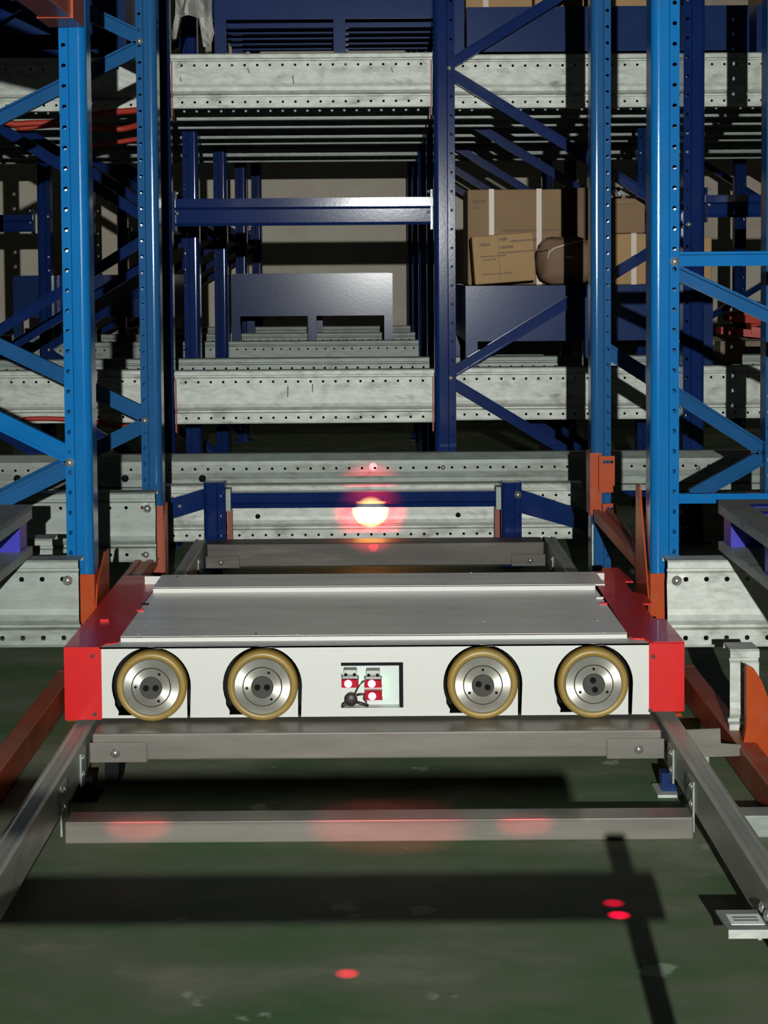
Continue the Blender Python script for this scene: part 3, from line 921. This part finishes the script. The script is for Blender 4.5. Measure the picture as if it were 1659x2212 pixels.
PY = 6.78
x0, x1 = ax(463, 60, PY), ax(1003, 60, PY)
zb_ = ZU + .003
hleg = az(600, 42, PY) - zb_
steel_pallet(x0, x1, PY, PY + .88, zb_, .14, hleg, 'dark blue steel pallet on the upper deck with open slatted underside', slats=5)
hh = az(1200, 14, PY + .0) - zb_
steel_pallet(ax(1008, 60, PY + .0), ax(1008, 60, PY + .0) + 1.14, PY + .0, PY + .88, zb_, hh - .012, .012, 'dark blue steel bin on the upper deck behind the right braces')
steel_pallet(-2.35, -1.0, 6.82, 7.66, zb_, .3, .1, 'dark blue steel bin in the shade of the upper deck at left')
PM = 6.78
zl_ = ZL + .003
xm0, xm1 = ax(1006, 680, PM), ax(1540, 680, PM)
hleg = az(1100, 737, PM) - zl_
hbox = az(1100, 617, PM) - az(1100, 737, PM)
pm = steel_pallet(xm0, xm1, PM, PM + .86, zl_, hbox, hleg, 'dark blue steel bin under the cartons on the lower deck')
ZCART = zl_ + hleg + hbox
PF = 9.43
zf0 = az(700, 682, PF) - zl_
hb = az(700, 591, PF) - az(700, 682, PF)
xf1 = ax(848, 640, PF)
steel_pallet(-.805, xf1, PF, PF + 1.2, zl_, hb, zf0, 'dark blue steel bin alone on the lower deck, far down the lane')
steel_pallet(ax(28, 640, PF), ax(28, 640, PF) + .88, PF, PF + 1.2, zl_, hb, zf0, 'dark blue steel bin far back behind the two left uprights')


def carton(c, size, rot, label, m='carton', straps=(), prints=(), group=None, seam=None):
    t = thing('carton', c, label, 'carton', group)
    w_, d_, h_ = size
    MB().box(-w_ / 2, w_ / 2, -d_ / 2, d_ / 2, 0, h_).build_local('box', m, t, bevel=.006)
    for u in straps:
        x = -w_ / 2 + u * w_
        MB().box(x - .011, x + .011, -d_ / 2 - .002, d_ / 2 + .002, -.0, h_ + .002).build_local('strap', 'tape', t)
    for (u, v, a, e) in prints:
        x, z = -w_ / 2 + u * w_, v * h_
        k = 0
        while k * .012 < a:
            ww = .0085 if (k * 7) % 3 else .0065
            MB().box(x + k * .012, x + k * .012 + ww, -d_ / 2 - .0008, -d_ / 2 + .001, z, z + e).build_local('print_mark', 'print', t) if False else None
            k += 1
        b = MB()
        k = 0
        while k * .009 < a:
            b.box(x + k * .009, x + k * .009 + (.0065 if k % 3 else .005), -d_ / 2 - .0008, -d_ / 2 + .001, z, z + e)
            k += 1
        b.build_local('print', 'print', t)
    if seam is not None:
        x = -w_ / 2 + seam * w_
        MB().box(x - .001, x + .001, -d_ / 2 - .0006, -d_ / 2 + .001, .0, h_).build_local('seam', 'print', t)
    t.rotation_euler = rot
    return t


def build_local(s, name, m, parent, bevel=0.0):
    o = s.build(name, m, None, (0, 0, 0), bevel=bevel)
    o.parent = parent
    return o


MB.build_local = build_local
# strapped big carton at the back, small one leaning in front
zc = ZCART
cy = 7.30
xa, xb = ax(1010, 460, cy - .18), ax(1213, 460, cy - .18)
top = az(1100, 409, cy - .18)
carton(((xa + xb) / 2, cy, zc), (xb - xa, .36, top - zc), (0, 0, 0), 'large brown carton with two pale straps on the blue bin', 'carton_mid', straps=(.255, .76),
       prints=((.06, .86, .05, .012), (.06, .80, .02, .006), (.37, .56, .24, .008), (.50, .45, .16, .014), (.06, .30, .06, .006)))
cf = 6.87
xa, xb = ax(1022, 560, cf - .02), ax(1161, 560, cf - .02)
zt2 = az(1080, 504, cf)
carton(((xa + xb) / 2, cf + .02, zc + .012), (xb - xa - .012, .13, zt2 - zc - .016), (0, math.radians(-4.0), 0), 'small light brown carton tilted against the large strapped one',
       prints=((.12, .78, .04, .012), (.45, .86, .03, .014), (.45, .70, .05, .012), (.62, .82, .10, .008), (.42, .60, .20, .007), (.12, .55, .10, .006), (.16, .48, .05, .006), (.12, .18, .12, .006)), seam=.42)
# crumpled sack-like wrapped carton
random.seed(4)
sx0, sx1 = ax(1165, 560, 6.90), ax(1288, 560, 6.90)
szt = az(1200, 512, 6.90)
b = MB()
NU, NV = 28, 16
vs, fs = [], []
for j in range(NV + 1):
    v = math.pi * j / NV
    for i in range(NU):
        u = 2 * math.pi * i / NU
        se = lambda q, e: math.copysign(abs(q) ** e, q)
        X = se(math.cos(u), .55) * se(math.sin(v), .5)
        Y = se(math.sin(u), .55) * se(math.sin(v), .5)
        Z = se(math.cos(v), .6)
        k = 1 + .035 * math.sin(5 * u + 3 * v) + .03 * math.sin(9 * v + 2 * u) + random.uniform(-.012, .012)
        vs.append(((sx0 + sx1) / 2 + X * (sx1 - sx0) / 2 * k, 7.00 + Y * .08 * k, zc + (szt - zc) / 2 * (1 + Z * (1 if Z < 0 else min(1.05, k)))))
for j in range(NV):
    for i in range(NU):
        q = (i + 1) % NU
        fs.append((j * NU + i, j * NU + q, (j + 1) * NU + q, (j + 1) * NU + i))
b.add(vs, fs, True)
t = thing('wrapped_parcel', ((sx0 + sx1) / 2, 7.00, zc), 'dark brown rounded parcel in film, right of the small tilted carton', 'parcel')
b.build('parcel', 'carton_dark', t)
Q = lambda px, py: (ax(px, py, 6.895), 6.895, az(px, py, 6.895))
MB().tube([Q(1183, 560), Q(1186, 545), Q(1196, 537), Q(1225, 527), Q(1262, 519)], .004).build('film_fold', 'tape', t)
MB().box(ax(1222, 560, 6.895), ax(1238, 560, 6.895), 6.892, 6.898, az(1222, 558, 6.895), az(1222, 553, 6.895)).build('sticker', 'tape', t)
# back row and right cartons
for (p0, p1, q0, q1, yy, dd_, m_, lab, st) in (
        (1217, 1262, 405, 511, 7.42, .16, 'carton_dark', 'dark carton in the shade between large strapped carton and dim blue upright', ()),
        (1300, 1396, 505, 616, 6.86, .3, 'carton', 'strapped carton between the two right uprights, lower of the stack', (.72,)),
        (1398, 1500, 505, 616, 6.86, .3, 'carton', 'carton behind the nearest right upright, lower row', ()),
        (1508, 1538, 512, 616, 6.86, .3, 'carton', 'narrow carton at the right end of the blue bin', ())):
    xa, xb = ax(p0, 500, yy), ax(p1, 500, yy)
    zt2 = az(p0, q0, yy)
    if p0 == 1217: xb = xa + .26
    carton(((xa + xb) / 2, yy + dd_ / 2, zc), (xb - xa, dd_, zt2 - zc), (0, 0, 0), lab, m_, straps=st)
yy = 6.88
xa, xb = ax(1305, 460, yy), ax(1394, 460, yy)
zlo = az(1350, 505, yy) + .002
zhi = az(1350, 428, yy)
ct = carton(((xa + xb) / 2, yy + .14, zlo), (xb - xa, .28, zhi - zlo), (0, 0, 0), 'brown carton with crinkled clear wrap on top, upper of the stack', 'carton_mid', prints=((.3, .8, .08, .006),))
b = MB()
random.seed(9)
gv, gf = [], []
for j in range(9):
    for i in range(9):
        gv.append((-.09 + i * .016, -.15 + j * .012, (zhi - zlo) + .02 + random.uniform(-.014, .03) * (1 if 0 < i < 8 else .4)))
gf = [(j * 9 + i, j * 9 + i + 1, (j + 1) * 9 + i + 1, (j + 1) * 9 + i) for j in range(8) for i in range(8)]
b.add(gv, gf)
b.build_local('clear_wrap', 'foil', ct)
# cartons on the upper deck bin
for k, (p0, p1) in enumerate(((1006, 1150), (1155, 1262), (1330, 1400), (1525, 1659))):
    yy = 6.95
    xa, xb = ax(p0, 5, yy), ax(p1, 5, yy)
    z0c = zb_ + hh + .003 if p0 < 1500 else zb_ + hh + .003
    if p0 > 1500:
        continue
    carton(((xa + xb) / 2, yy + .2, zb_ + 0 + hh + .003 if False else ZU + .003 + (az(1200, 14, PY + .0) - ZU - .003) + .002), (xb - xa, .4, .28), (0, 0, 0),
           ['brown carton cut by the top edge, right beside the middle dark upright', 'brown carton cut by the top edge, left of the dim blue upright', 'brown carton cut by the top edge between the two right uprights'][k], straps=(.3,) if k == 0 else ())
# second upper bin at far right with carton
zz_ = ZU + .003
hr = az(1590, 10, PY + .0) - zz_
xq = ax(1008, 60, PY + .0) + 1.17
steel_pallet(xq, xq + 1.0, PY + .0, PY + .88, zz_, hr - .012, .012, 'dark blue steel bin at the top right corner of the upper deck')
carton((xq + .32, PY + .3, zz_ + hr + .001), (.5, .35, .25), (0, 0, 0), 'brown carton cut by the top edge at the right corner')

# red bundle on wooden pallet at right edge, lower deck
yy = 6.80
xa = ax(1556, 760, yy)
t = thing('wooden_pallet', (xa + .5, yy + .4, zl_), 'wooden pallet under the red bundle at the right edge', 'pallet')
zt2 = az(1600, 737, yy)
hp = zt2 - zl_
for k in range(3):
    MB().box(xa + k * .46, xa + k * .46 + .09, yy, yy + .8, zl_, zl_ + hp - .022).build('block', 'wood', t)
for k in range(6):
    MB().box(xa, xa + 1.01, yy + k * .145, yy + k * .145 + .1, zl_ + hp - .022, zl_ + hp).build('plank', 'wood', t)
t = thing('red_bundle', (xa + .3, yy + .2, zt2), 'heap of folded red-orange steel brackets on the wooden pallet', 'bundle')
random.seed(11)
for k in range(16):
    lx = random.uniform(.09, .5)
    lz = zt2 + .030 + (k % 5) * .028
    a = random.uniform(-.35, .35)
    L = random.uniform(.10, .2)
    e = Vector((math.cos(a) * L / 2, 0.03 * random.uniform(-1, 1), math.sin(a) * L / 4))
    n = Vector((0, .045, 0))
    c = Vector((xa + lx + .03, yy + .06 + random.uniform(0, .1), lz))
    MB().obox(c, e, n, (0, 0, .015)).build('bracket', 'red_rubber', t)
    MB().obox(c + e * .9 + Vector((0, -.02, .012)), (.012, 0, 0), (0, .03, 0), (0, 0, .02)).build('bracket_end', 'red_rubber', t)

# red hoses drooping under both decks at left
def hose(pts, d, r, label):
    b = MB()
    P3 = [Vector((ax(px, py, d + k), d + k, az(px, py, d + k))) for px, py, k in pts]
    # smooth
    out = []
    for i in range(len(P3) - 1):
        p0, p1, p2, p3 = P3[max(i - 1, 0)], P3[i], P3[i + 1], P3[min(i + 2, len(P3) - 1)]
        for s_ in range(6):
            u = s_ / 6
            out.append(.5 * ((2 * p1) + (-p0 + p2) * u + (2 * p0 - 5 * p1 + 4 * p2 - p3) * u * u + (-p0 + 3 * p1 - 3 * p2 + p3) * u ** 3))
    out.append(P3[-1])
    o = b.tube(out, r).build('red_hose', 'red_rubber', None, loc=tuple(out[0]))
    tag(o, label, 'hose')


hose([(8, 262, 0), (30, 268, 0), (70, 266, 0), (125, 263, 0), (195, 250, 0), (240, 243, 0), (300, 238, .05)], 6.55, .013, 'red-orange hose sagging below the upper beam at left, topmost')
hose([(20, 262, 0), (45, 276, 0), (90, 272, 0), (130, 270, 0), (215, 276, 0), (260, 279, 0), (300, 270, .05)], 6.58, .012, 'red-orange hose below the upper beam at left, middle one')
hose([(130, 305, 0), (196, 316, 0), (240, 309, 0), (300, 300, .05)], 6.6, .010, 'red-orange hose below the upper beam at left, lowest')
hose([(-20, 900, 0), (20, 913, 0), (60, 905, 0), (130, 905, 0), (205, 911, 0), (262, 922, 0), (310, 912, 0)], 6.72, .010, 'thin red hose sagging under the lower deck beam at left')

# white wrap hanging at top left
random.seed(3)
d = 6.55
cols = 12
rows = 12
vs, fs = [], []
for j in range(rows + 1):
    v = j / rows
    for i in range(cols + 1):
        u = i / cols
        xl_, xr_ = 372 - 8 * v, 448 + 4 * v
        low = 76 if u < .25 else (28 if .25 <= u < .72 else 88)
        if u < .08: low = 60
        if u > .93: low = 60
        px = xl_ + (xr_ - xl_) * u + 6 * math.sin(4 * v + 3 * u) * v
        py = -60 + (low + 60) * v
        dy = .05 * math.sin(7 * u + 2 * v) + .025 * math.sin(15 * u - 3 * v) + random.uniform(-.008, .008)
        x, z = at(px, py, d)
        vs.append((x, d + .12 + dy, z))
for j in range(rows):
    for i in range(cols):
        k = j * (cols + 1) + i
        fs.append((k, k + 1, k + cols + 2, k + cols + 1))
o = MB().add(vs, fs, False).build('plastic_wrap', 'cloth', None, loc=vs[0], solid=.003)
tag(o, 'crumpled white plastic wrap hanging at the top, left of the blue pallet', 'wrap')

# ------------------------------------------------------------------ near pallets left and right, on the front beams
def near_pallet(sx, label):
    xi, z0, z1 = .845, .413, .538
    y0, y1 = 2.75, 4.08
    t = thing('steel_pallet', (sx * (xi + .4), 3.4, z0), label, 'pallet')
    X = lambda a: sx * (xi + a)
    b = MB().box(X(0), X(.9), y0, y1, z1 - .012, z1)
    b.build('deck', 'deck', t)
    b = MB().box(X(0), X(.06), y0, y1, z1 - .034, z1 - .012)
    b.build('deck_rim', 'galv_dull', t)
    for k, yy in enumerate((y1 - .09, y1 - .52, y1 - .95)):
        MB().box(X(.012), X(.09), yy, yy + .08, z0 + .022, z1 - .034).build('leg', 'vivid_blue', t)
        MB().box(X(.5), X(.58), yy, yy + .08, z0 + .022, z1 - .012).build('leg', 'vivid_blue', t)
    MB().box(X(0), X(.1), y0, y1, z0, z0 + .022).build('runner', 'galv_dull', t, bevel=.002)
    MB().box(X(.49), X(.59), y0, y1, z0, z0 + .022).build('runner', 'galv_dull', t, bevel=.002)
    for k, yy in enumerate((y1 - .14, y1 - .26, y1 - .38)):
        MB().box(X(.055), X(.12), yy, yy + .05, z1, z1 + .0015).build('paint_patch', 'vivid_blue', t)
    return t


near_pallet(-1, 'blue and grey steel pallet corner at the left picture edge')
near_pallet(1, 'blue and grey steel pallet corner at the right picture edge')

# orange post and bracket at the right edge, low
t = thing('orange_post', (.84, 3.4, 0), 'leaning orange steel post at the right edge beside the pale beam end', 'post')
y = 3.6
pts = [(1612, 1436), (1630, 1446), (1645, 1470), (1668, 1530), (1680, 1600), (1680, 1705), (1655, 1705), (1600, 1640), (1612, 1570)]
MB().plate([at(a, c, y) for a, c in pts], lambda a, c, e: (a, y + e, c), .02).build('post', 'orange', t)
x_, z_ = at(1668, 1700, y)
MB().box(x_ - .03, x_ + .06, y - .02, y + .05, 0, z_ + .02).build('base', 'dull_orange', t)
x_, z_ = at(1641, 1668, y)
bolt(t, x_, y, z_, .011, m='hub')
t = thing('rail_bracket', (.72, 3.55, 0), 'grey galvanised bracket plate joining right rail and pale beam end', 'bracket')
y = 3.56
pts = [(1480, 1577), (1556, 1574), (1557, 1606), (1600, 1609), (1600, 1633), (1506, 1636)]
MB().plate([at(a, c, y) for a, c in pts], lambda a, c, e: (a, y + e, c), .004).build('plate', 'rail', t)
MB().box(.70, .72, y + .004, y + .03, 0, at(1510, 1630, y)[1]).build('foot', 'side_rail', t)
# ------------------------------------------------------------------ rear sensor beams of the shuttle, then added red spot lamps
gx, gz = at(800, 1105, 6.2)
spot('rear_sensor_core', (0, 4.40, .215), (gx, 6.27, gz - .002), 4200, 4.4, .75, (1, .36, .07), .002)
spot('rear_sensor_glow', (0, 4.40, .215), (gx, 6.27, gz), 420, 9.5, 1, (1, .02, .06), .004)
gx, gz = at(806, 1009, 6.45)
spot('rear_sensor_dot', (0.02, 4.40, .30), (gx, 6.46, gz), 900, .5, .7, (1, .12, .15), .001)
spot('rear_sensor_low', (0, 4.40, .20), (gx, 5.97, .112), 260, 1.6, .8, (1, .05, .08), .001)


def floor_dot(px, py, power=1000, sz=.55):  # added lamp hung overhead, out of view, for a red dot on the floor
    dd = CZ * F / (py - HOR)
    x = ax(px, py, dd)
    spot('added_dot_lamp', (x * .8, dd - .3, 2.5), (x, dd, 0), power, sz, 1, (1, .0, .05), .001)


floor_dot(1325, 1978)
floor_dot(1337, 2005, 2600)
floor_dot(750, 2132)
for px, wd in ((298, 2.3), (840, 5.5), (1135, 2.0)):  # red lamps added in mid-air to make pink patches on the floor beam
    x = ax(px, 1800, 3.18)
    spot('added_red_glow', (x * .98, 2.2, .46), (x, 3.19, .03), 60 if px != 840 else 45, wd * 1.9, .6, RED, .01, (1.8, .7, 1))
